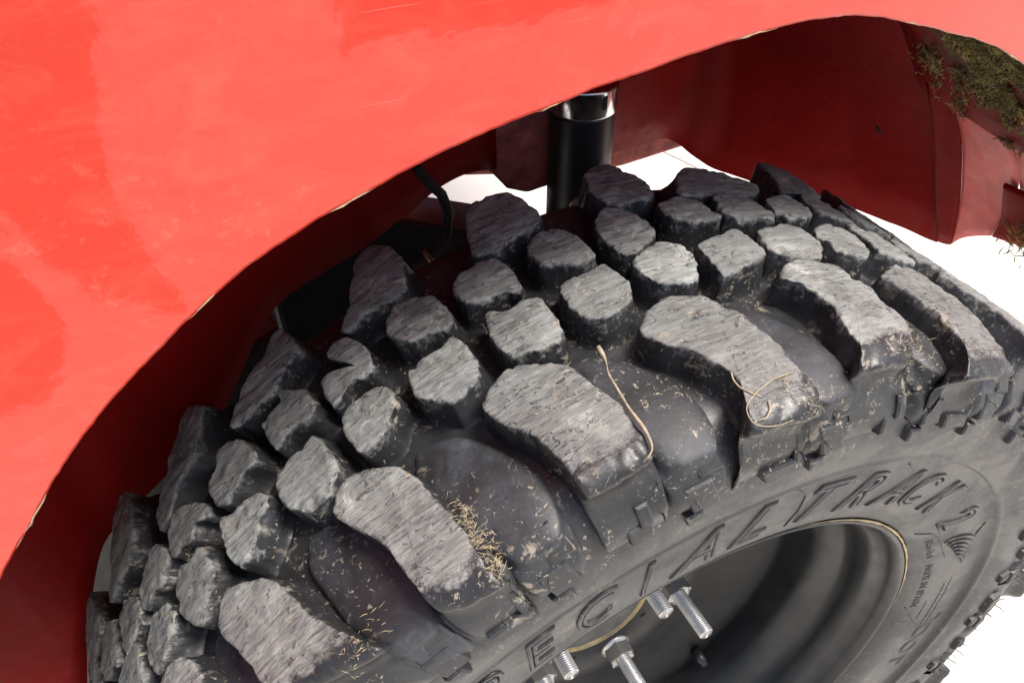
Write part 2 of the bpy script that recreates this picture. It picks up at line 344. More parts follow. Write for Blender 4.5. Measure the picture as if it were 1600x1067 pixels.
BLOCKS = {
 'nA': ([(132.65, 0.0512), (130.61, 0.0454), (128.91, 0.039), (127.77, 0.0308), (126.98, 0.0202), (126.34, 0.0097), (125.27, -0.0023), (123.88, -0.0137), (122.64, -0.0242), (124.24, -0.0229), (126.21, -0.02), (128.31, -0.0174), (130.37, -0.0129), (131.57, -0.0011), (131.91, 0.0072), (132.6, 0.0181), (134.39, 0.0369), (133.5, 0.0473)], None),
 'nB': ([(119.65, 0.0498), (117.35, 0.0431), (115.87, 0.0342), (115.3, 0.0241), (114.82, 0.0102), (114.37, -0.0044), (114.27, -0.0146), (114.15, -0.0242), (113.88, -0.0318), (115.4, -0.0306), (116.89, -0.0295), (118.45, -0.0253), (118.69, -0.016), (119.06, -0.0016), (119.41, 0.0103), (121.0, 0.0269), (121.96, 0.0384), (121.27, 0.0456)], None),
 'nC': ([(106.39, 0.0508), (105.44, 0.0489), (104.25, 0.0456), (103.11, 0.0412), (102.37, 0.0338), (101.96, 0.0228), (101.68, 0.0157), (101.16, 0.0063), (101.2, -0.0042), (101.16, -0.0122), (101.34, -0.021), (103.82, -0.0218), (105.57, -0.0217), (106.49, -0.021), (106.7, -0.011), (106.77, -0.0012), (107.31, 0.0128), (108.64, 0.025), (109.3, 0.0393), (108.1, 0.0445)], None),
 'nD': ([(94.05, 0.0472), (92.66, 0.0502), (91.44, 0.0468), (90.16, 0.0418), (89.48, 0.0325), (88.85, 0.0236), (88.87, 0.011), (88.67, 0.0017), (88.82, -0.0071), (88.67, -0.0166), (88.5, -0.0238), (88.84, -0.0326), (90.34, -0.0327), (92.59, -0.031), (93.87, -0.0316), (94.76, -0.0296), (94.1, -0.0208), (93.36, -0.0117), (93.3, -0.0047), (93.84, 0.0041), (94.61, 0.0148), (96.07, 0.0243), (96.54, 0.0365), (95.43, 0.0431)], None),
 'nE': ([(82.21, 0.0459), (79.94, 0.052), (78.19, 0.0471), (76.59, 0.0428), (76.32, 0.0302), (76.09, 0.0203), (76.65, 0.0069), (76.36, -0.0023), (77.21, -0.0138), (78.26, -0.0212), (80.23, -0.0222), (81.96, -0.0227), (83.84, -0.0205), (82.66, -0.0109), (82.7, -0.0028), (81.75, 0.0118), (81.66, 0.0221), (82.36, 0.0342), (83.44, 0.0395)], None),
 'nF': ([(68.7, 0.0446), (66.39, 0.0408), (66.31, 0.0245), (66.75, 0.0094), (67.11, -0.0055), (67.6, -0.0184), (67.88, -0.0294), (69.77, -0.0368), (72.51, -0.0369), (74.55, -0.0358), (72.89, -0.0244), (72.46, -0.0127), (71.92, -0.0004), (72.39, 0.013), (72.65, 0.0281), (72.84, 0.0323)], None),
 'bA': ([(143.04, 0.0765), (141.42, 0.0818), (139.47, 0.0782), (138.74, 0.0705), (139.2, 0.0619), (140.2, 0.059), (141.25, 0.0508), (142.7, 0.0528), (143.46, 0.0628), (143.48, 0.0717)], None),
 'bB': ([(136.83, 0.0864), (135.49, 0.0824), (134.13, 0.0853), (133.45, 0.0758), (133.17, 0.0641), (134.37, 0.0583), (135.76, 0.0499), (136.44, 0.0504), (137.84, 0.062), (138.06, 0.073), (137.87, 0.0792)], None),
 'bC': ([(131.15, 0.0868), (130.21, 0.082), (128.57, 0.0827), (127.14, 0.0808), (126.38, 0.0753), (126.58, 0.0716), (127.73, 0.0637), (128.79, 0.0572), (129.87, 0.0521), (130.64, 0.0528), (131.5, 0.0636), (131.58, 0.074)], None),
 'bD': ([(125.41, 0.0799), (123.77, 0.082), (121.99, 0.0821), (121.1, 0.0842), (120.59, 0.0768), (120.07, 0.0613), (120.53, 0.0553), (121.54, 0.049), (122.22, 0.0469), (123.74, 0.0492), (125.09, 0.0588), (125.49, 0.0657)], None),
 'bE': ([(118.34, 0.0825), (116.22, 0.0848), (114.39, 0.0817), (114.0, 0.0675), (115.15, 0.0648), (116.0, 0.0574), (118.07, 0.0543), (118.42, 0.0588), (118.83, 0.0729)], None),
 'bF': ([(112.54, 0.0807), (111.07, 0.0834), (109.46, 0.0821), (108.18, 0.0858), (107.65, 0.0771), (107.58, 0.0609), (108.11, 0.054), (109.21, 0.0501), (110.86, 0.0494), (111.31, 0.0543), (112.5, 0.0606), (112.83, 0.0677)], None),
 'bG': ([(104.94, 0.0886), (103.62, 0.0821), (102.08, 0.0839), (100.69, 0.0817), (100.76, 0.0688), (100.96, 0.057), (101.76, 0.0499), (103.19, 0.0505), (105.17, 0.0526), (105.87, 0.0604), (105.79, 0.0721), (105.51, 0.0801)], None),
 'bH': ([(99.14, 0.0815), (97.8, 0.0837), (95.82, 0.0837), (94.71, 0.0859), (94.43, 0.0776), (94.28, 0.0648), (95.21, 0.0548), (97.31, 0.0501), (98.14, 0.0503), (99.25, 0.0565), (99.39, 0.0699)], None),
 'bI': ([(92.54, 0.08), (90.9, 0.085), (88.97, 0.087), (87.71, 0.0808), (87.76, 0.0686), (89.14, 0.0552), (89.93, 0.0531), (92.04, 0.0571), (92.57, 0.0588), (92.83, 0.0666), (93.03, 0.0744)], None),
 'bJ': ([(86.8, 0.0775), (84.44, 0.0812), (81.85, 0.0849), (81.49, 0.0763), (81.62, 0.0626), (82.47, 0.0564), (84.89, 0.0536), (86.05, 0.0508), (87.42, 0.0506), (87.01, 0.0602), (87.05, 0.0696)], None),
 'bK': ([(80.03, 0.0805), (77.67, 0.0826), (75.72, 0.086), (74.85, 0.0772), (74.96, 0.0627), (77.04, 0.0499), (78.27, 0.0509), (80.06, 0.0538), (81.08, 0.0619), (80.61, 0.0731)], None),
 'bL': ([(73.49, 0.0789), (70.54, 0.0857), (68.63, 0.0816), (68.83, 0.068), (69.72, 0.0566), (71.19, 0.0497), (72.52, 0.0484), (73.73, 0.0535), (73.85, 0.0649), (73.96, 0.0713)], None),
 'cA': ([(147.74, 0.1088), (146.45, 0.1146), (144.95, 0.1103), (143.47, 0.1016), (143.86, 0.0876), (145.13, 0.0855), (147.02, 0.0822), (147.85, 0.0912)], None),
 'cB': ([(142.86, 0.1095), (141.48, 0.1123), (139.65, 0.1161), (138.27, 0.1073), (137.85, 0.0984), (139.04, 0.0949), (139.51, 0.0887), (141.19, 0.0921), (142.07, 0.0881), (143.21, 0.0928), (143.27, 0.1017)], None),
 'cC': ([(137.3, 0.1116), (136.7, 0.1174), (135.22, 0.1168), (133.53, 0.111), (132.36, 0.1023), (132.74, 0.0949), (133.92, 0.0978), (134.78, 0.0914), (136.26, 0.0959), (137.31, 0.093), (137.7, 0.1037)], None),
 'cD': ([(131.48, 0.1123), (130.24, 0.1144), (129.76, 0.124), (128.37, 0.1225), (127.24, 0.1171), (126.14, 0.1036), (126.52, 0.0965), (128.03, 0.0974), (128.97, 0.0925), (130.28, 0.0898), (131.26, 0.0942), (131.59, 0.105)], None),
 'cE': ([(124.98, 0.1132), (123.76, 0.1159), (122.36, 0.1167), (122.55, 0.1268), (121.33, 0.1185), (120.16, 0.1107), (119.98, 0.1003), (120.34, 0.094), (121.3, 0.0941), (122.93, 0.0969), (124.36, 0.0932), (124.83, 0.0999), (125.04, 0.108)], None),
 'cF': ([(117.47, 0.1236), (116.48, 0.1284), (115.16, 0.1237), (114.32, 0.1121), (114.28, 0.0992), (115.02, 0.0949), (116.02, 0.0969), (117.0, 0.0966), (117.96, 0.0903), (118.72, 0.0904), (119.0, 0.1023), (118.83, 0.1104), (118.06, 0.1117), (116.71, 0.1077), (115.65, 0.1029), (116.5, 0.1113), (117.53, 0.1207)], (115.11, 0.1009)),
 'cG': ([(111.94, 0.1181), (110.45, 0.1251), (109.1, 0.1227), (107.57, 0.1152), (107.31, 0.1059), (107.36, 0.0928), (108.09, 0.0902), (109.75, 0.0943), (110.99, 0.0947), (111.97, 0.1018), (112.42, 0.1092)], None),
 'cH': ([(106.06, 0.1133), (104.99, 0.1204), (103.45, 0.1237), (101.58, 0.1191), (101.11, 0.1066), (101.31, 0.0932), (101.72, 0.0882), (102.77, 0.0949), (104.41, 0.0943), (105.88, 0.0984), (106.16, 0.1068)], None),
 'cI': ([(98.79, 0.1196), (97.3, 0.1251), (95.92, 0.1235), (94.78, 0.115), (94.61, 0.1025), (94.66, 0.0931), (95.19, 0.0895), (96.7, 0.0918), (97.89, 0.0967), (99.06, 0.0999), (99.17, 0.1116)], None),
 'cJ': ([(92.49, 0.1181), (90.81, 0.1264), (89.88, 0.1237), (88.82, 0.1163), (88.47, 0.1007), (88.91, 0.0938), (90.08, 0.0892), (91.69, 0.0847), (92.81, 0.0846), (93.08, 0.0951), (93.22, 0.1053)], None),
 'cK': ([(86.06, 0.1183), (84.04, 0.1221), (82.12, 0.1179), (81.78, 0.1062), (81.79, 0.0964), (82.59, 0.0944), (84.72, 0.0961), (86.02, 0.1009), (86.51, 0.1094)], None),
 'cL': ([(80.3, 0.1181), (77.91, 0.1221), (76.43, 0.1168), (76.03, 0.1039), (75.75, 0.0948), (76.68, 0.0885), (77.9, 0.0924), (80.1, 0.0933), (81.16, 0.0988)], None),
 'cM': ([(74.9, 0.1108), (72.15, 0.1178), (70.25, 0.1156), (70.06, 0.1014), (71.32, 0.0923), (74.66, 0.088), (75.3, 0.097)], None),
 'dA': ([(131.66, 0.1727), (129.42, 0.1575), (131.7, 0.1431), (132.76, 0.1323), (134.79, 0.1319), (136.95, 0.1188), (138.62, 0.1178), (138.83, 0.131), (136.77, 0.1424), (134.99, 0.1534)], None),
 'dB': ([(126.85, 0.1369), (125.18, 0.1468), (122.56, 0.154), (120.36, 0.1665), (119.07, 0.1397), (121.0, 0.1359), (121.83, 0.1307), (123.24, 0.1268), (124.73, 0.1262), (126.34, 0.1239), (127.89, 0.1287)], None),
 'dC': ([(111.93, 0.1718), (110.14, 0.1799), (108.53, 0.173), (108.06, 0.1552), (109.14, 0.1302), (110.56, 0.128), (111.25, 0.1286), (113.34, 0.1309), (114.76, 0.1261), (115.6, 0.1312), (114.16, 0.1426), (112.87, 0.1578)], None),
 'dD': ([(101.03, 0.1671), (99.31, 0.1702), (96.9, 0.1678), (96.11, 0.1561), (95.89, 0.1408), (96.09, 0.1324), (97.35, 0.1309), (98.93, 0.1289), (101.13, 0.1241), (103.23, 0.1282), (102.5, 0.1438)], None),
 'dE': ([(89.67, 0.16), (88.09, 0.1678), (86.44, 0.1692), (85.48, 0.1571), (84.7, 0.1457), (85.11, 0.1299), (85.89, 0.1246), (87.42, 0.1259), (89.07, 0.1257), (90.02, 0.1284), (90.76, 0.1374)], None),
 'dF': ([(81.04, 0.1453), (79.13, 0.1526), (76.94, 0.1505), (75.42, 0.1428), (73.81, 0.1356), (72.83, 0.1285), (74.37, 0.118), (76.59, 0.1157), (79.63, 0.1198), (80.78, 0.1197), (83.35, 0.1244)], None),
}

def resample(poly, n):
    P = np.array(poly); L = len(P)
    # Catmull-like corner rounding: subdivide once with 1/6 cuts
    Q = []
    for i in range(L):
        a, b = P[i], P[(i + 1) % L]; Q.append(a * 0.84 + b * 0.16); Q.append(a * 0.16 + b * 0.84)
    Q = np.array(Q); Q2 = np.vstack([Q, Q[:1]])
    seg = np.linalg.norm(np.diff(Q2, axis=0), axis=1); acc = np.concatenate([[0], np.cumsum(seg)])
    t = np.linspace(0, acc[-1], n, endpoint=False)
    return np.stack([np.interp(t, acc, Q2[:, 0]), np.interp(t, acc, Q2[:, 1])], -1)
def centroid(P):
    x, y = P[:, 0], P[:, 1]; x2, y2 = np.roll(x, -1), np.roll(y, -1); a = x * y2 - x2 * y
    A = a.sum() / 2; return np.array([((x + x2) * a).sum() / (6 * A), ((y + y2) * a).sum() / (6 * A)])
def sm(a, b, x):
    t = min(1, max(0, (x - a) / (b - a))); return t * t * (3 - 2 * t)
def block_mesh(name, poly, cen=None, seed=0, nb=96, shoulder=0, drop=0.0, jag=1.0, wear=1.0, depth=DEPTH, tear=1.0):
    """a rubber block: outline given as (angle in degrees, y) on the tread surface; shoulder -1/1: its outer end runs down the sidewall"""
    S = np.array([(math.radians(a) * R0, y) for a, y in poly])
    B = resample(S, nb)
    c = centroid(B) if cen is None else np.array([math.radians(cen[0]) * R0, cen[1]])
    rnd = random.Random(seed); sx, sy = rnd.uniform(0, 90), rnd.uniform(0, 90)
    size = math.sqrt(np.mean(np.sum((B - c) ** 2, axis=1)))
    for i in range(nb):
        d = B[i] - c; L = np.linalg.norm(d); d = d / L
        e = 0.00035 * fbm(B[i][0] * 260 + sx, B[i][1] * 260, sy, 3) + 0.0006 * fbm(B[i][0] * 90 + sy, B[i][1] * 90, sx, 2)
        B[i] = B[i] + d * e * jag
    ymin, ymax = B[:, 1].min(), B[:, 1].max()
    wear0 = wear
    def wz(y): return wear0 if shoulder != -1 else wear0 * (0.22 + 0.78 * sm(ymin + 0.003, ymin + 0.024, y + 0.004 * fbm(y * 200, sx, sy, 2)))
    V = []; UVs = []; W = []; F = []
    def put(s, y, r, wv):
        t = s / R0; V.append((r * math.cos(t), y, r * math.sin(t))); UVs.append((s, y)); W.append(wv)
    tilt_s = rnd.uniform(-1, 1) * 0.025 * jag; tilt_y = rnd.uniform(-1, 1) * 0.02 * jag
    def top_h(s, y, k):
        h = -drop
        h += jag * (0.00050 * fbm(s * 60 + sx, y * 300 + sy, 1.3, 3) + 0.0008 * fbm(s * 110 + sx, y * 110 + sy, 7.7, 3))
        h += tilt_s * (s - c[0]) + tilt_y * (y - c[1])
        if shoulder == -1 and jag > 0.5 and k > 0.7: h -= 0.0030 * ((k - 0.7) / 0.3) ** 2 * (1 - sm(ymin, ymin + 0.016, y))
        if jag < 0.5 and k > 0.55: h -= 0.0022 * ((k - 0.55) / 0.45) ** 2
        if k > 0.72:      # torn rims
            q = fbm(s * 170 + sy, y * 170 + sx, 3.1, 3)
            h -= tear * jag * 0.0026 * max(0, q - 0.12) * (k - 0.72) / 0.28
        return h
    ks = [0.1, 0.2, 0.3, 0.4, 0.5, 0.59, 0.68, 0.76, 0.83, 0.89, 0.94, 0.975] if nb >= 64 else [0.25, 0.5, 0.72, 0.88, 0.96]
    put(c[0], c[1], Rp(c[1]) + top_h(c[0], c[1], 0), wear0)
    for k in ks:
        for i in range(nb):
            q = c + (B[i] - c) * k; r = Rp(q[1]) + top_h(q[0], q[1], k)
            edge = 0.0 if k < 0.94 else (0.00012 if k < 0.96 else 0.00035)
            put(q[0], q[1], r - edge, wz(q[1]) * (1.0 if k < .8 else (.9 if k < .86 else (.78 if k < .91 else (.66 if k < .95 else .56)))))
    # sides
    lev = [0.0, 0.05, 0.12, 0.22, 0.34, 0.47, 0.60, 0.73, 0.85, 0.94, 1.0] if nb >= 64 else [0.0, 0.15, 0.4, 0.7, 1.0]
    for t in lev:
        for i in range(nb):
            s, y = B[i]; d = (B[i] - c); d = d / np.linalg.norm(d)
            w_ = 0.0
            if shoulder == -1: w_ = 1 - sm(ymin, ymin + 0.020, y)
            if shoulder == 1: w_ = 1 - sm(ymax, ymax - 0.020, y) if False else sm(ymax - 0.020, ymax, y)
            flare = 0.0034 * t + 0.005 * max(0, t - 0.72) / 0.28 * max(0, t - 0.72) / 0.28
            rough = jag * 0.0009 * fbm(s * 200 + sx, y * 200 + sy, t * 4.0, 3) * (1 - t)
            h0 = top_h(s, y, 1.0)
            r_a = Rp(y) + h0 - 0.0008 - t * (depth - drop + 0.0025)
            s_a = s + d[0] * (flare + rough); y_a = y + d[1] * (flare + rough)
            if w_ > 0:
                rt_ = Rp(y) + h0 - 0.0008; r_b = rt_ + (0.297 - rt_) * t
                yy = side_y(r_b)
                out = 0.0048 * (1 - sm(0.55, 1.0, t)) - 0.0012 * sm(0.7, 1.0, t)
                y_s = yy - out
                if shoulder == 1: y_s = MIR - y_s
                y_b = y + (y_s - y) * sm(0.0, 0.55, t)
                s_b = s + d[0] * 0.0030 * t
                r_ = r_a + (r_b - r_a) * w_; yv = y_a + (y_b - y_a) * w_; sv = s_a + (s_b - s_a) * w_
            else: r_, yv, sv = r_a, y_a, s_a
            wv = wz(y) * (0.50 if t == 0 else max(0.0, 0.44 - t * 0.55))
            put(sv, yv, r_, wv)
    nr = len(ks) + len(lev)
    for i in range(nb): F.append((0, 1 + i, 1 + (i + 1) % nb))
    for q in range(nr - 1):
        a = 1 + q * nb; b = a + nb
        for i in range(nb): j = (i + 1) % nb; F.append((a + i, b + i, b + j, a + j))
    return V, F, UVs, W
def add_block(name, poly, cen=None, label=None, **kw):
    V, F, U, W = block_mesh(name, poly, cen, **kw)
    o = mesh_obj(name, V, F, RUB, tyre, True, U, W)
    if label: o['label'] = label
    return o
def copy_rot(o, deg):
    c = o.copy(); link(c, tyre); c.rotation_euler = (0, math.radians(deg), 0); return c
seed = 0
centres = {}
for key, (poly, cen) in BLOCKS.items():
    seed += 7
    sh = -1 if key[0] == 'n' else (1 if key[0] == 'd' else 0)
    ths = [q[0] for q in poly]; centres[key] = (min(ths) + max(ths)) / 2
    nm = 'shoulder_lug' if sh else 'tread_block'
    lab = 'tread block split by a deep torn notch' if key == 'cF' else None
    add_block(nm, poly, cen, lab, seed=seed, nb=128 if sh == -1 else 104, shoulder=sh, tear=1.0)
# the rest of the tread, out of the light and out of sight round the wheel
def shifted(poly, d): return [(a + d, y) for a, y in poly]
def rest(keys, start, step, count, sh, nm):
    src = []
    for q, k in enumerate(keys):
        poly, cen = BLOCKS[k]
        c0 = centres[k]
        V, F, U, W = block_mesh(nm, shifted(poly, -c0), None, seed=900 + q * 13, nb=64, shoulder=sh)
        me = bpy.data.meshes.new(nm); me.from_pydata(V, [], F); me.update()
        me.polygons.foreach_set('use_smooth', [True] * len(me.polygons))
        lay = me.uv_layers.new(name='UVMap'); idx = np.empty(len(me.loops), dtype=np.int32); me.loops.foreach_get('vertex_index', idx)
        lay.data.foreach_set('uv', np.asarray(U, dtype=np.float32)[idx].ravel())
        at = me.attributes.new('wear', 'FLOAT', 'POINT'); at.data.foreach_set('value', np.asarray(W, dtype=np.float32))
        me.materials.append(RUB); src.append(me)
    for k in range(1, count + 1):
        o = bpy.data.objects.new(nm, src[k % len(src)]); link(o, tyre)
        o.rotation_euler = (0, -math.radians(start - step * k), 0)
rest(['nD', 'nC'], 70.4, 12.08, 24, -1, 'shoulder_lug')
rest(['bF', 'bG', 'bI'], 71.3, 6.04, 47, 0, 'tread_block')
rest(['cG', 'cI', 'cH'], 72.7, 5.98, 47, 0, 'tread_block')
rest(['dC', 'dD'], 78.0, 12.17, 24, 1, 'shoulder_lug')

# smooth raised ribs on the floor of the shoulder grooves
RIB = [(115.2, .050), (113.4, .0485), (111.7, .0438), (110.0, .0292), (108.4, .0076), (108.2, -.0057), (108.6, -.0169), (109.4, -.024), (112.6, -.024), (114.6, -.002), (115.4, .018), (116.2, .036)]
lug_c = [centres[k] for k in ('nA', 'nB', 'nC', 'nD', 'nE', 'nF')] + [70.4 - 12.08 * k for k in range(1, 25)]
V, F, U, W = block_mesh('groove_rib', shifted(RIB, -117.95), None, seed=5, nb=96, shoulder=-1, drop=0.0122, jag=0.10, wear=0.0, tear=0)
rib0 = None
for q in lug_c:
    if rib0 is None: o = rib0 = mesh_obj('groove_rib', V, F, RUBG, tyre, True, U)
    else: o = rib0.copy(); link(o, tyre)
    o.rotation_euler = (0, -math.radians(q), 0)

# stepped biters and ledges on the sidewall
def side_box(th0, th1, r0, r1, h, sk=0.0, bev=0.0013):
    V = []; F = []; nu, nv = 5, 4
    def grid(dr, dth, off):
        o = len(V)
        for i in range(nu):
            for j in range(nv):
                r = (r0 - dr) + (r1 - r0 + 2 * dr) * j / (nv - 1)
                t = (th0 - dth) + (th1 - th0 + 2 * dth) * i / (nu - 1) + sk * (j / (nv - 1) - 0.5)
                V.append(side_pt(math.radians(t), r, off))
        return o
    dt = math.degrees(bev / 0.31)
    a = grid(bev, dt, -0.0025); b = grid(bev * 0.5, dt * 0.5, h - 0.0008); c = grid(-bev * 0.3, -dt * 0.3, h)
    for i in range(nu - 1):
        for j in range(nv - 1):
            q = c + i * nv + j; F.append((q, q + nv, q + nv + 1, q + 1))
    per = [(i, 0) for i in range(nu)] + [(nu - 1, j) for j in range(1, nv)] + [(i, nv - 1) for i in range(nu - 2, -1, -1)] + [(0, j) for j in range(nv - 2, 0, -1)]
    for lo, hi in ((a, b), (b, c)):
        for k in range(len(per)):
            p, q = per[k], per[(k + 1) % len(per)]
            F.append((lo + p[0] * nv + p[1], lo + q[0] * nv + q[1], hi + q[0] * nv + q[1], hi + p[0] * nv + p[1]))
    return V, F
kinds = {}
def side_piece(name, spec, rot):
    key = (name, spec)
    if key not in kinds:
        V, F = side_box(*spec); o = mesh_obj(name, V, F, RUBS, tyre, False); kinds[key] = o
    else:
        o = kinds[key].copy(); link(o, tyre)
    o.rotation_euler = (0, -math.radians(rot), 0)
for n_, q in enumerate(lug_c):
    long_ = (n_ % 2 == 1)
    if long_:
        side_piece('lug_ledge', (-3.6, -0.2, .2995, .3055, .0050, 0.5), q - 0.2)
        side_piece('lug_ledge', (-3.7, -3.1, .3060, .3180, .0050, 0.0), q - 0.2)
    else:
        side_piece('lug_ledge', (-2.4, -0.6, .3035, .3110, .0048, 0.0), q)
        side_piece('lug_ledge', (-2.5, -1.7, .3110, .3190, .0062, 0.0), q)
    side_piece('side_biter', (-8.9, -7.0, .3180, .3280, .0056, 0.5), q)
    side_piece('side_biter', (-8.2, -6.0, .3035, .3150, .0052, 0.5), q)
    side_piece('side_biter', (-7.2, -5.8, .2930, .2990, .0035, 0.3), q)

# rubber moulding whiskers
rw = random.Random(4)
def whisker(th, r, L, rad=0.00060, fan=0.0):
    n = side_n(r); base = Vector(side_pt(math.radians(th), r, 0.002))
    er = Vector((math.cos(math.radians(th)), 0, math.sin(math.radians(th)))); et = Vector((er.z, 0, -er.x))
    d = (er * (n[0] + 0.35 + rw.uniform(-.15, .25)) + Vector((0, n[1], 0)) + et * (rw.uniform(-.35, .35) + fan)).normalized()
    pts = [base + d * (L * k / 3) + Vector((0, 0, -0.0006)) * k * k * rw.uniform(0.2, 1) for k in range(4)]
    V, F = tube(pts, rad, 5, [1, .9, .8, .5]); mesh_obj('rubber_whisker', V, F, RUBS, tyre)
for q in lug_c:
    qq = ((q + 180) % 360) - 180
    if not (-50 < qq < 125): continue
    for (dt, r) in ((-3.9, .322), (-3.7, .309), (-8.8, .327), (-6.2, .311)):
        if rw.random() < 0.9: whisker(q + dt + rw.uniform(-.4, .4), r + rw.uniform(-.003, .003), rw.uniform(.006, .009) if qq > 40 else rw.uniform(.008, .015))
    if qq < 40:
        for (dt, r) in ((1.5, .318), (3.2, .326), (-2.0, .326), (-5, .320)):
            whisker(q + dt + rw.uniform(-1, 1), r, rw.uniform(.009, .016), 0.00045)

# raised lettering
def ring_text(txt, th_c, r_base, height, width_deg, depth=0.0014, shear=0.45, name='lettering', outline=True, spacing=1.0, flip=False):
    cu = bpy.data.curves.new('t', 'FONT'); cu.body = txt; cu.size = 1.0; cu.shear = shear; cu.align_x = 'CENTER'; cu.space_character = spacing
    cu.resolution_u = 3
    if outline:
        cu.fill_mode = 'NONE'; cu.bevel_depth = depth / height * 0.85; cu.bevel_resolution = 1
    else: cu.extrude = depth / height
    ob = bpy.data.objects.new('t', cu); COL.objects.link(ob)
    dg = bpy.context.evaluated_depsgraph_get(); dg.update(); me = ob.evaluated_get(dg).to_mesh()
    P = np.array([tuple(v.co) for v in me.vertices]); F = [tuple(f.vertices) for f in me.polygons]
    ob.evaluated_get(dg).to_mesh_clear(); bpy.data.objects.remove(ob); bpy.data.curves.remove(cu)
    if not len(P): return
    x0, x1 = P[:, 0].min(), P[:, 0].max(); cap = 0.70
    V = []
    for x, y, z in P:
        a = th_c - ((x - (x0 + x1) / 2) / (x1 - x0)) * width_deg
        V.append(side_pt(math.radians(a), r_base + y / cap * height, z * height + 0.0001))
    return mesh_obj(name, V, F, RUBS, tyre)
for ch, th, wd in (('S', 132.5, 6.6), ('P', 125.0, 6.6), ('E', 117.4, 6.6), ('C', 109.6, 6.4), ('I', 103.0, 2.6), ('A', 96.6, 7.0), ('L', 88.4, 6.0),
                   ('T', 77.0, 6.6), ('R', 69.8, 6.8), ('A', 62.0, 7.2), ('C', 54.4, 6.6), ('K', 46.2, 7.0), ('2', 34.0, 6.5)):
    ring_text(ch, th, .2290, .0275, wd * 0.99)
for k in range(6):       # feather strokes of the emblem after the word
    pts = []
    for i in range(7):
        t = i / 6; pts.append(side_pt(math.radians(27.0 - k * 1.7 - 5.5 * t * t), .2290 + .0022 * k + (.027 - .0035 * k) * t, 0.0006))
    V, F = tube(pts, .0009, 6, [.3, .8, 1, 1, .9, .6, .2]); mesh_obj('emblem_stroke', V, F, RUBS, tyre)
ring_text('Radial', 26.5, .2175, .0050, 8.5, .00030, 0.0, 'small_lettering', False)
ring_text('MADE IN SPAIN', 10.5, .2175, .0052, 17.0, .00030, 0.0, 'small_lettering', False)
ring_text('DOT', -14.0, .2400, .0155, 13.0, .0005, 0.0)
# crease lines of the mould on the lettering band
def band_line(pts, rad=.00045, name='mould_line'):
    P = []
    for (a0, r0), (a1, r1) in zip(pts[:-1], pts[1:]):
        for k in range(12): P.append(side_pt(math.radians(a0 + (a1 - a0) * k / 12), r0 + (r1 - r0) * k / 12, 0.0002))
    P.append(side_pt(math.radians(pts[-1][0]), pts[-1][1], 0.0002))
    V, F = tube(P, rad, 6); mesh_obj(name, V, F, RUBS, tyre)
band_line([(36.5, .214), (34.0, .2225), (29, .2265), (24, .2285), (20, .231)])
band_line([(2, .214), (-2.5, .2245), (-5.5, .2330), (-7.5, .2425), (-6, .2555), (-4.5, .258)])
band_line([(64.5, .262), (61.5, .256)]); band_line([(25, .262), (22.5, .255)])
for a0 in (82.8, ):
    band_line([(a0 + 1.0, .262), (a0 - 1.5, .252), (a0 - 1.8, .240), (a0 - 1.2, .226)])
for row, (r, a0, a1) in enumerate(((.2395, 8, -6), (.2450, 9, -8), (.2295, 3, -3))):   # rows of letters too small to read
    P = []; a = a0; rr = random.Random(row + 3)
    while a > a1:
        wdt = rr.uniform(.5, 1.1); P.append(side_box(a - wdt, a, r, r + .0032, .0004, 0, .0002)); a -= wdt + .35
    V, F = joined(P); o = mesh_obj('fine_print', V, F, RUBS, tyre, False)

# ------------------------------------------------------------------ rim, studs and nuts
RIMP = [(.2040, .0035), (.2050, -.0020), (.2046, -.0048), (.2030, -.0056), (.2008, -.0040), (.1985, .0030), (.1975, .0075), (.1930, .0120), (.1900, .0160), (.1890, .0260), (.1880, .0340),
        (.1855, .0375), (.1790, .0420), (.1725, .0500), (.1705, .0580), (.1700, .0820), (.1710, .1020), (.1780, .1150), (.1880, .1250), (.1890, .1450), (.2000, .1540)]
V, F, U = revolve(RIMP, 300)
rim = mesh_obj('rim', V, F, RIMM, wheel, True, U); rim['label'] = 'dark painted steel rim with stepped barrel'
V, F, U = revolve([(.0445, .0950), (.0450, .0920), (.0950, .0920), (.1100, .0915), (.1300, .0885), (.1500, .0830), (.1620, .0800), (.1690, .0790), (.1715, .0800), (.1715, .0830), (.1620, .0840), (.1500, .0870), (.1300, .0925), (.0450, .0965)], 240)
disc = mesh_obj('wheel_disc', V, F, RIMM, wheel, True, U)
V, F, U = revolve([(.0415, .0950), (.0432, .0908), (.0443, .0908), (.0448, .0950)], 160)
mesh_obj('hub_ring', V, F, BRASS, disc, True)
V, F, U = revolve([(.0, .0960), (.030, .0960), (.038, .0955), (.0415, .0935), (.0440, .0935), (.0442, .1100), (.020, .1200), (0, .1200)], 96)
mesh_obj('hub', V, F, plain('dull grey hub', (0.13, 0.13, 0.125), 0.6, 0.3, 0.3, 50, 0.4), wheel)
V, F = tube([((.2056) * math.cos(math.radians(a_)), -.0052, .2056 * math.sin(math.radians(a_))) for a_ in np.linspace(2, 74, 90)], .0011, 8, [min(1.0, i / 30, (89 - i) / 30) * (0.8 + 0.35 * math.sin(i * .7) * math.sin(i * .31)) + .05 for i in range(90)])
mesh_obj('bead_ring', V, F, BRASS, rim, True)
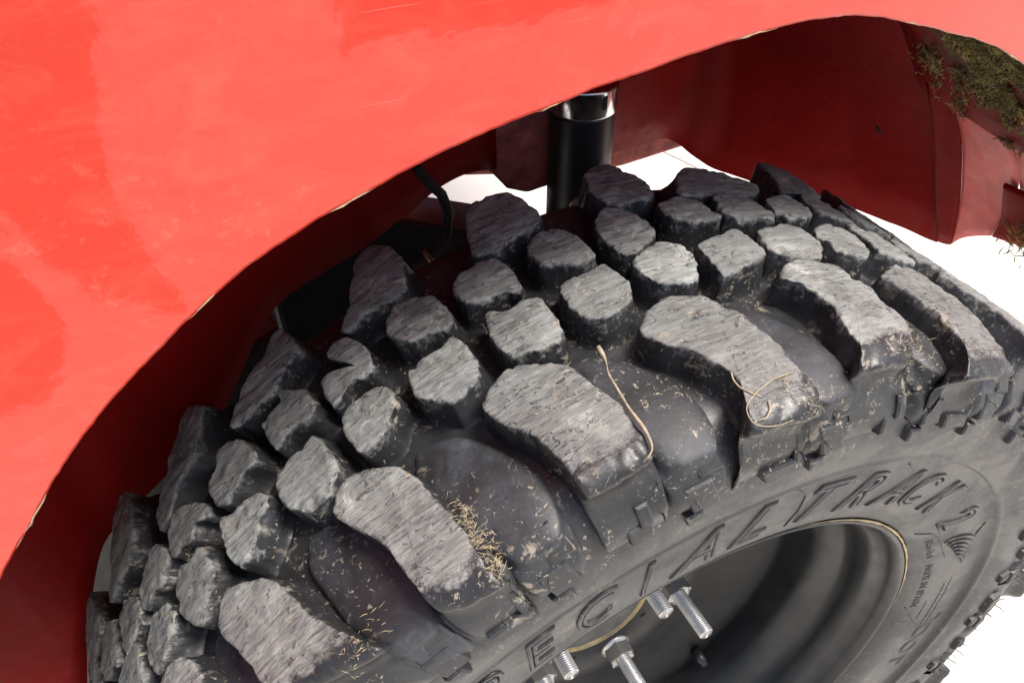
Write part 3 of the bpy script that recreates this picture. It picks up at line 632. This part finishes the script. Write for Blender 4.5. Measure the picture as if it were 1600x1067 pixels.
def hexnut(y0, y1, r):
    V = []; F = []
    prof = [(0.80, y0, True), (1.0, y0 + 0.0014, False), (1.0, y1 - 0.0014, False), (0.88, y1, True), (.0066 / r, y1, True)]
    n = 48
    for sc, y, rnd_ in prof:
        for k in range(n):
            t = 2 * math.pi * k / n
            u = ((t + math.pi / 6) % (math.pi / 3)) - math.pi / 6
            hx = math.cos(math.pi / 6) / math.cos(u)
            rr = r * sc * (min(hx, 1.0) if not rnd_ else 0.93)
            V.append((rr * math.cos(t), y, rr * math.sin(t)))
    for i in range(len(prof) - 1):
        for k in range(n):
            k2 = (k + 1) % n; F.append((i * n + k, (i + 1) * n + k, (i + 1) * n + k2, i * n + k2))
    return V, F
def stud_mesh(y0, y1, r, pitch=.0016):
    V = []; F = []; n = 24; turns = (y0 - y1) / pitch; rows = int(turns * 6)
    for i in range(rows + 1):
        y = y0 + (y1 - y0) * i / rows
        for k in range(n):
            t = 2 * math.pi * k / n
            ph = (i / 6 + k / n) % 1.0; rr = r - 0.00075 * abs(2 * ph - 1)
            e = (i - (rows - 5)) / 5
            if e > 0: rr = min(rr, r - 0.0016 * e)
            V.append((rr * math.cos(t), y, rr * math.sin(t)))
    for i in range(rows):
        for k in range(n):
            k2 = (k + 1) % n; F.append((i * n + k, (i + 1) * n + k, (i + 1) * n + k2, i * n + k2))
    F.append(tuple(rows * n + k for k in range(n)))
    return V, F
sv, sf = stud_mesh(.092, .041, .0062); nv, nf = hexnut(.0905, .0795, .0118)
fv, ff, _ = revolve([(.0135, .0920), (.0138, .0912), (.0130, .0898), (.0105, .0885)], 40)
st0 = nt0 = fl0 = None
for k in range(5):
    a = math.radians(-72 + 72 * k); loc = (.066 * math.cos(a), 0, .066 * math.sin(a))
    if st0 is None:
        st0 = mesh_obj('wheel_stud', sv, sf, STEEL, wheel); st = st0
        nt0 = mesh_obj('wheel_nut', nv, nf, STEEL, st, False); nu = nt0
        fl0 = mesh_obj('washer', fv, ff, STEEL, st); fl = fl0
    else:
        st = st0.copy(); link(st, wheel); nu = nt0.copy(); link(nu, st); fl = fl0.copy(); link(fl, st)
    st.location = loc; st.rotation_euler = (0, random.Random(k).uniform(0, 1), 0)
# valve-like stub and small holes in the disc
def place_disc(name, th, r, rad, mat, y, L):
    c = Vector((r * math.cos(math.radians(th)), y, r * math.sin(math.radians(th))))
    V, F = tube([c + Vector((0, .004, 0)), c + Vector((0, -L, 0))], rad, 14); mesh_obj(name, V, F, mat, disc)
place_disc('disc_hole', -37, .056, .0026, BLACKHOLE, .0919, .0002)
place_disc('disc_hole', -110, .056, .0026, BLACKHOLE, .0919, .0002)
c_ = Vector((.158 * math.cos(math.radians(-49)), .080, .158 * math.sin(math.radians(-49))))
V, F = tube([c_, c_ + Vector((0, -.012, 0)), c_ + Vector((0, -.0122, 0)), c_ + Vector((0, -.016, 0))], .0048, 16, [1.0, .9, .65, .65])
mesh_obj('valve_stem', V, F, BLACKM, rim)

# ------------------------------------------------------------------ vehicle body: wing, wheel well, frame
body = empty('vehicle_body', (0, 0.06, FLOOR))
body_inv = Matrix.Translation((0, -0.06, -FLOOR))
tag(body, 'bright red off-road vehicle body with a roughly cut front wheel arch', 'car body')
def body_obj(name, V, F, mat, smooth=True, parent=None):
    off = Vector((0, 0.06, FLOOR)); return mesh_obj(name, [Vector(v) - off for v in V], F, mat, parent or body, smooth)
FEN = [(-.3096, .3035), (-.3004, .3154), (-.2917, .3255), (-.2799, .3407), (-.2692, .3532), (-.2617, .3609), (-.2548, .3677), (-.2432, .3778), (-.2317, .3864), (-.218, .3972), (-.2055, .4059), (-.1916, .4144), (-.1758, .4216), (-.1625, .427), (-.1493, .4312), (-.1323, .4367), (-.1151, .4417), (-.0938, .4461), (-.0718, .4497), (-.0532, .4529), (-.0368, .4547), (-.0157, .4579), (.0063, .4601), (.0215, .4611), (.0373, .4615), (.0506, .4612), (.0645, .4601), (.0835, .4561), (.1044, .4499), (.1244, .4438), (.1459, .4368), (.1671, .4287), (.1918, .4164)]
ARCH = [(-.395, .05), (-.378, .13), (-.355, .205), (-.332, .262)] + FEN + [(.225, .396), (.262, .366), (.300, .325), (.340, .265), (.372, .195), (.395, .11), (.405, .03)]
def dense(P, n):
    P = np.array(P); s = np.concatenate([[0], np.cumsum(np.linalg.norm(np.diff(P, axis=0), axis=1))]); t = np.linspace(0, s[-1], n)
    Q = np.stack([np.interp(t, s, P[:, i]) for i in range(P.shape[1])], -1)
    for _ in range(2): Q[1:-1] = (Q[:-2] + 2 * Q[1:-1] + Q[2:]) / 4
    return Q
A = dense(ARCH, 420)
PY = 0.06
def panel_y(x, z): return PY + 0.9 * max(0, z - 0.56) ** 2 + 0.015 * (x + 0.05) ** 2 - 0.0012
def fender():
    V = []; F = []; rows = [0, .0012, .004, .010, .02, .04, .07, .11, .16, .23, .32, .42, .55]
    n = len(A)
    for k, d in enumerate(rows):
        for i in range(n):
            x, z = A[i]; L = math.hypot(x, z); ux, uz = x / L, z / L
            j = 0.0003 * fbm(x * 300, z * 300, 2.2, 3) + 0.0004 * fbm(x * 60, z * 60, 8.8, 2) if k < 3 else 0
            xx = x + ux * (d + j); zz = z + uz * (d + j)
            if k == len(rows) - 1: zz = min(zz, 0.85)
            V.append((xx, panel_y(xx, zz), zz))
    for k in range(len(rows) - 1):
        for i in range(n - 1): F.append((k * n + i, k * n + i + 1, (k + 1) * n + i + 1, (k + 1) * n + i))
    o = body_obj('wing_panel', V, F, PAINT)
    m = o.modifiers.new('thick', 'SOLIDIFY'); m.thickness = 0.0024; m.offset = -1.0
    # a tattered line of filler and bare metal along the cut
    for (i0, i1) in ((60, 78), (92, 104), (131, 137), (151, 158), (178, 182), (205, 213), (236, 240), (262, 269), (284, 290), (301, 330), (334, 352)):
        P = []; tp = []
        for i in range(i0, i1 + 1):
            x, z = A[i]; L = math.hypot(x, z); q = 0.0006 * fbm(x * 400, z * 400, 1, 2)
            P.append((x + x / L * q, panel_y(x, z) + 0.0004, z + z / L * q)); u = (i - i0) / max(1, i1 - i0)
            tp.append(0.15 + 0.85 * math.sin(math.pi * u) * (0.6 + 0.8 * abs(fbm(x * 500, z * 500, 4, 2))))
        v, f = tube(P, 0.0007, 6, tp); body_obj('edge_filler', v, f, PUTTY)
fender()
LINER = [(-.400, .195, -.12), (-.361, .2, .0091), (-.3387, .205, .0767), (-.3198, .21, .1177), (-.311, .215, .133), (-.288, .218, .148), (-.263, .222, .164), (-.222, .228, .190), (-.199, .238, .216), (-.183, .243, .240), (-.1661, .25, .2549), (-.1331, .26, .2605), (-.1036, .27, .262), (-.0766, .28, .2689), (-.0553, .285, .2767), (-.0336, .29, .2847), (-.0144, .295, .2865), (.0028, .3, .2828), (.0728, .36, .2366), (.1936, .43, .1874), (.2834, .46, .172), (.3035, .46, .1578), (.3173, .455, .144), (.3427, .45, .1255), (.3941, .42, .1072), (.4334, .39, .1033), (.475, .36, .0906), (.5052, .32, .0819), (.5272, .28, .077)]
LN = dense(LINER, 200)
def liner():
    V = []; F = []; n = len(LN); m = 14
    for k in range(m):
        t = k / (m - 1)
        for i in range(n):
            x, y, z = LN[i]
            zt = z + (0.475 - z) * t
            v1 = Vector((x, y, zt))
            th0 = math.atan2(z, x); r0 = math.hypot(x, z); th = th0 + (math.radians(74) - th0) * t; r = r0 + (0.497 - r0) * min(1, t * 1.6)
            v2 = Vector((r * math.cos(th), y, r * math.sin(th)))
            b = sm(0.06, 0.30, x)
            q = v1.lerp(v2, b)
            if k == 0: q.z += 0.0012 * fbm(x * 30, y * 30, 5, 2)
            q.y += 0.004 * fbm(q.x * 7, q.z * 7, 3, 2)
            V.append(q)
    for k in range(m - 1):
        for i in range(n - 1): F.append((k * n + i, k * n + i + 1, (k + 1) * n + i + 1, (k + 1) * n + i))
    o = body_obj('wheel_well', V, F, INNER); md = o.modifiers.new('thick', 'SOLIDIFY'); md.thickness = 0.0016; md.offset = 1
    # roof of the well behind the wing
    V = []; F = []; nn = 60; mm = 10
    for i in range(nn):
        th = math.radians(33 + (172 - 33) * i / (nn - 1))
        for j in range(mm):
            u = j / (mm - 1); r = 0.478 + 0.0215 * u + 0.0015 * fbm(th * 5, u * 4, 1, 2); y = 0.0635 + u * (0.222 + 0.22 * sm(1.15, 1.5, th))
            V.append((r * math.cos(th), y, r * math.sin(th)))
    for i in range(nn - 1):
        for j in range(mm - 1): F.append((i * mm + j, i * mm + j + 1, (i + 1) * mm + j + 1, (i + 1) * mm + j))
    o = body_obj('well_roof', V, F, INNER); md = o.modifiers.new('thick', 'SOLIDIFY'); md.thickness = 0.0016; md.offset = 0
liner()
def loft(name, left, right, mat, n=14, m=10, bulge=0.0, parent=None, thick=0.0016):
    Lf = dense(left, n); Rg = dense(right, n); V = []; F = []
    for i in range(n):
        for j in range(m):
            u = j / (m - 1); q = Vector(Lf[i]).lerp(Vector(Rg[i]), u); q.y -= bulge * math.sin(math.pi * u); V.append(q)
    for i in range(n - 1):
        for j in range(m - 1): F.append((i * m + j, i * m + j + 1, (i + 1) * m + j + 1, (i + 1) * m + j))
    o = body_obj(name, V, F, mat, True, parent); md = o.modifiers.new('thick', 'SOLIDIFY'); md.thickness = thick; md.offset = 0
    return o
# folded flange and front corner of the well
loft('corner_flange', [(.4101, .272, .2815), (.4416, .272, .2328), (.4874, .277, .151), (.5275, .281, .0768)], [(.4180, .252, .2780), (.4560, .250, .2290), (.5010, .257, .148), (.5330, .268, .0800)], INNER, bulge=0.004)
PAINTM = plain('dull red paint with lit tone', (0.74, 0.11, 0.095), 0.5, 0.0, 0.18, 25, 0.2, 300)  # body red made paler: light on the corner is put into the colour
loft('corner_panel', [(.4180, .251, .2780), (.4560, .249, .2290), (.5010, .256, .148), (.5330, .267, .0800)], [(.4060, .180, .2760), (.4230, .175, .2500), (.4700, .190, .2050), (.5050, .215, .1300)], PAINTM, bulge=-0.006)
loft('corner_panel', [(.4060, .179, .2760), (.4230, .174, .2500), (.4700, .189, .2050)], [(.395, .140, .288), (.430, .140, .240), (.480, .150, .200)], PAINTM, bulge=0.012)
loft('bracket_tab', [(.4550, .196, .2100), (.4900, .204, .1600), (.5010, .212, .1330)], [(.4700, .155, .2060), (.4950, .160, .1620), (.5080, .168, .1400)], INNER, bulge=0.0, thick=.003)
c_ = Vector((.4700, .165, .2010)); V, F = tube([c_, c_ + Vector((-.004, -.012, .003))], .006, 14); body_obj('bolt_head', V, F, PAINT)
# dent with a torn burr in the well
V, F = tube([(.452, .345, .205), (.4555, .341, .199), (.4575, .338, .192)], .0035, 8, [.5, 1, .4]); body_obj('torn_burr', V, F, BLACKHOLE)

# the rest of the front of the vehicle, which shades the well: bonnet, far wing, bulkhead
def sheet(name, quad, mat, n=12, sag=0.0):
    V = []; F = []; a, b, c, d = [Vector(q) for q in quad]
    for i in range(n):
        for j in range(n):
            u, v = i / (n - 1), j / (n - 1); q = (a.lerp(b, u)).lerp(d.lerp(c, u), v); q.z += sag * math.sin(math.pi * v); V.append(q)
    for i in range(n - 1):
        for j in range(n - 1): F.append((i * n + j, (i + 1) * n + j, (i + 1) * n + j + 1, i * n + j + 1))
    o = body_obj(name, V, F, mat); md = o.modifiers.new('thick', 'SOLIDIFY'); md.thickness = 0.002; md.offset = 0; return o
sheet('bonnet', [(-.95, .13, .846), (.81, .13, .846), (.81, 1.40, .846), (-.95, 1.40, .846)], PAINT, sag=.04)
sheet('far_wing', [(-.95, 1.402, .22), (.81, 1.402, .22), (.81, 1.402, .844), (-.95, 1.402, .844)], PAINT)
sheet('bulkhead', [(-.90, .10, -.10), (-.90, 1.40, -.10), (-.90, 1.40, .84), (-.90, .10, .84)], INNER)
# frame: shock tower, rail
def prism(poly, y0, y1, bev=0.0):
    n = len(poly); V = [(x, y0, z) for x, z in poly] + [(x, y1, z) for x, z in poly]
    F = [tuple(range(n))[::-1], tuple(n + i for i in range(n))]
    for i in range(n): j = (i + 1) % n; F.append((i, j, n + j, n + i))
    return V, F
V, F = prism([(0.004, 0.4), (0.004, 0.314), (0.006, 0.277), (0.016, 0.269), (0.029, 0.252), (0.046, 0.244), (0.067, 0.246), (0.067, 0.4)], .312, .40)
o = body_obj('shock_tower', V, F, DIRTRED, False); md = o.modifiers.new('b', 'BEVEL'); md.width = .004; md.segments = 3
V, F = prism([(-.1, .30), (-.1, .21), (.10, .165), (.2176, .1413), (.2423, .1406), (.3132, .1454), (.42, .15), (.42, .25), (.1, .26)], .47, .55)
o = body_obj('chassis_rail', V, F, DIRTRED, False); md = o.modifiers.new('b', 'BEVEL'); md.width = .006; md.segments = 3
V, F = prism([(-.165, .30), (-.1635, .188), (-.155, .12), (-.05, .10), (.06, .12), (.06, .20), (-.02, .235), (-.09, .27)], .30, .36)
o = body_obj('spring_hanger', V, F, BLACKM, False); md = o.modifiers.new('b', 'BEVEL'); md.width = .006; md.segments = 3
V, F = prism([(-.42, .172), (-.229, .171), (-.189, .172), (-.160, .183), (-.180, .134), (-.294, -.006), (-.356, -.076), (-.374, -.100), (-.396, -.116), (-.50, -.14), (-.55, .05)], .31, .37)
o = body_obj('frame_outrigger', V, F, BLACKM, False); md = o.modifiers.new('b', 'BEVEL'); md.width = .006; md.segments = 3
V, F = tube([(-.060, .262, .318), (-.053, .26, .306), (-.0453, .26, .296), (-.0405, .26, .280), (-.0440, .26, .262), (-.055, .262, .248), (-.075, .27, .235)], .0036, 12)
body_obj('brake_hose', V, F, plain('perished rubber hose', (0.02, 0.019, 0.018), 0.85))
V, F = tube([(-.0640, .250, .262), (-.060, .248, .255), (-.056, .246, .246)], .0022, 6); body_obj('clip', V, F, BRASS)

# ------------------------------------------------------------------ shock absorber
shock = empty('shock_absorber', (.083, .30, -.10))
tag(shock, 'black tubular shock absorber with shiny collar standing behind the tyre', 'shock absorber')
def sh(name, prof, mat, n=64):
    V, F, _ = revolve([(r, z) for r, z in prof], n); V = [(x, z, y + .10) for x, y, z in V]; return mesh_obj(name, V, F, mat, shock)
sh('body_tube', [(0, -.09), (.0235, -.09), (.0240, -.085), (.0240, .312), (.0236, .315), (0, .315)], BLACKM)
sh('collar', [(.0225, .314), (.0250, .3145), (.0255, .316), (.0255, .334), (.0248, .3365), (.0200, .337), (.012, .338), (.0, .338)], CHROME)
sh('piston_rod', [(.009, .33), (.009, .46), (0, .46)], CHROME)
for k in range(5):
    a = math.radians(-118 + 36 * k); V = []
    for (da, z) in ((-4, .322), (4, .322), (4, .332), (-4, .332)):
        t = a + math.radians(da); V.append((.02565 * math.cos(t), .02565 * math.sin(t), z + .10))
    mesh_obj('slot', V, [(0, 1, 2, 3)], BLACKHOLE, shock)

# ------------------------------------------------------------------ straw, moss
def on_tread(th, y, h=0.0):
    r = Rp(y) + h; t = math.radians(th); return (r * math.cos(t), y, r * math.sin(t))
def straw(pts, rad, label, taper=None, name='straw_stalk', cat='straw', mat=STRAW):
    P = dense([tuple(q) for q in pts], 28); V, F = tube([Vector(q) for q in P], rad, 6, taper or [0.5 + 0.5 * math.sin(math.pi * min(1, 0.15 + i / 30)) for i in range(28)])
    o = mesh_obj(name, V, F, mat); return tag(o, label, cat)
straw([on_tread(a, y, h) for (a, y), h in zip([(89.61, -0.0153), (91.26, -0.0152), (92.06, -0.0162), (93.06, -0.0178), (94.14, -0.0207), (94.46, -0.0222), (94.55, -0.0252), (94.7, -0.029), (93.92, -0.0322), (92.91, -0.0336), (91.89, -0.0335)], [.0012,.0014,.0012,.0012,.0014,.0014,.0014,.0014,.0012,.0010,.0008])], .00024, 'long pale straw stalk curled round the end of a lug right of centre')
straw([on_tread(a, y, h) for (a, y), h in zip([(100.04, 0.0342), (100.09, 0.0273), (100.67, 0.0193), (100.73, 0.014), (100.91, 0.0063), (101.02, -0.0011), (100.99, -0.0095), (101.06, -0.0161), (101.36, -0.0212), (101.94, -0.0218)], [.003,.001,.0005,.001,.001,.001,.001,.0005,.0005,.0005])], .00065, 'thick flattened root-like stalk along the edge of the central lug', [1.6,1.7,1.6,1.2,.7,.5,.5,.9,1.1,1.0,.8,.9,1.0,1.2,.9,.8,.9,1.0,1.1,1.3,1.4,1.3,1.1,1.0,.9,.7,.5,.3], 'dried_root', 'root', ROOTM)
straw([on_tread(a, y, .001) for a, y in [(93.5, -0.005), (93.76, -0.0088), (93.74, -0.0125), (93.26, -0.0173), (92.82, -0.0201)]], .00035, 'short bent straw beside the curled long stalk')
straw([on_tread(a, y, .001) for a, y in [(92.57, -0.0224), (92.8, -0.0259), (93.49, -0.0288), (94.1, -0.0283)]], .00035, 'small hooked straw inside the loop of the long stalk')

rs = random.Random(11)
def tuft(name, centre_fn, n, L, rad, mat, label, cat, spread):
    parts = []
    for k in range(n):
        b, nrm, tan = centre_fn(rs); d = (tan * rs.uniform(-1, 1) + nrm * rs.uniform(0.0, 0.5) + Vector((rs.uniform(-.6, .6), rs.uniform(-.6, .6), rs.uniform(-.5, .5)))).normalized()
        l = L * rs.uniform(0.4, 1.2); bend = Vector((rs.uniform(-1, 1), rs.uniform(-1, 1), rs.uniform(-1, .4))) * l * 0.35
        parts.append(tube([b - d * l / 2, b + bend * 0.5, b + d * l / 2 + bend * 0.3], rad * rs.uniform(.6, 1.3), 4, [.5, 1, .3]))
    V, F = joined(parts); o = mesh_obj(name, V, F, mat); return tag(o, label, cat, kind='stuff')
def hay_at(th0, y0, th1, y1, sp, h):
    def f(r):
        u = r.random(); th = th0 + (th1 - th0) * u + r.gauss(0, sp); y = y0 + (y1 - y0) * u + r.gauss(0, .0035)
        t = math.radians(th); nn = Vector((math.cos(t), 0, math.sin(t))); return Vector(on_tread(th, y, h + r.uniform(-.002, .0015))), nn, Vector((nn.z, 0, -nn.x))
    return f
tuft('dry_grass', hay_at(114.1, .004, 113.6, -.026, .35, -.002), 200, 0.0042, 0.00015, STRAW, 'matted dry grass caught on the edge of the lug beside the lettering', 'dry grass', 1)
tuft('dry_grass', hay_at(91.0, -.012, 89.2, -.031, .7, .0005), 70, 0.0042, 0.00014, STRAW, 'wisps of dry grass on the outer end of the lug with the long stalk', 'dry grass', 1)
tuft('dry_grass', hay_at(122.0, -.014, 125.5, -.024, .7, .0005), 40, 0.0036, 0.00012, STRAW, 'thin dry grass fibres on the lug at the bottom left', 'dry grass', 1)
tuft('dry_grass', hay_at(77.5, -.012, 79.5, -.024, .8, .0005), 60, 0.0040, 0.00013, STRAW, 'short dry grass crumbs on a lug near the right edge', 'dry grass', 1)
def moss_on(r):
    while True:
        th = r.uniform(33, 54); y = .10 + abs(r.gauss(0, .062)); u = (y - .0635) / .222
        if u < 1 and fbm(th * .22, y * 34, 3.3, 3) > -0.32 + (y - .10) * 2.2 - .012 * max(0, th - 47): break
        th = r.gauss(39.2, .9); y = r.gauss(.255, .006); u = (y - .0635) / .222
        if r.random() < .05 and u < 1: break
    rr = .4775 + .0215 * u - r.uniform(0, .004); t = math.radians(th)
    nn = Vector((-math.cos(t), -.3, -math.sin(t))); return Vector((rr * math.cos(t), y, rr * math.sin(t))), nn, Vector((math.sin(t), .5, -math.cos(t)))
tuft('moss', moss_on, 11000, .0065, .0006, MOSS, 'dry brown green moss packed along the front of the wheel arch lip', 'moss', 1)
def lip_fibres(r):
    while True:
        i = r.randint(330, 372); x, z = A[i]; L = math.hypot(x, z)
        if fbm(i * .13, 2.0, 5.0, 2) > -.1: break
    q = r.uniform(-.001, .003); return Vector((x + x / L * q, PY + .002 + r.uniform(0, .010), z + z / L * q)), Vector((-x / L, -.2, -z / L)), Vector((z / L, .3, -x / L))
tuft('dry_grass', lip_fibres, 420, .006, .0003, STRAW, 'pale dry fibres stuck along the cut lip at the top right of the arch', 'dry grass', 1)
tuft('moss', lambda r: (Vector((.484 + r.gauss(0, .010), .168 + r.gauss(0, .008), .172 + r.gauss(0, .016))), Vector((0, -1, 0)), Vector((.4, 0, -1))), 260, .014, .0007, MOSS, 'clump of moss and roots hanging from the lower corner bracket', 'moss', 1)

# pale cable on the floor at the right edge
P = dense([(.40, -.40, FLOOR + .006), (.55, -.10, FLOOR + .006), (.668, .090, FLOOR + .006), (.75, .24, FLOOR + .006), (.95, .50, FLOOR + .006)], 40)
V, F = tube([Vector(q) for q in P], .005, 10); tag(mesh_obj('cable', V, F, CABLE), 'pale grey cable lying on the floor right of the tyre', 'cable')
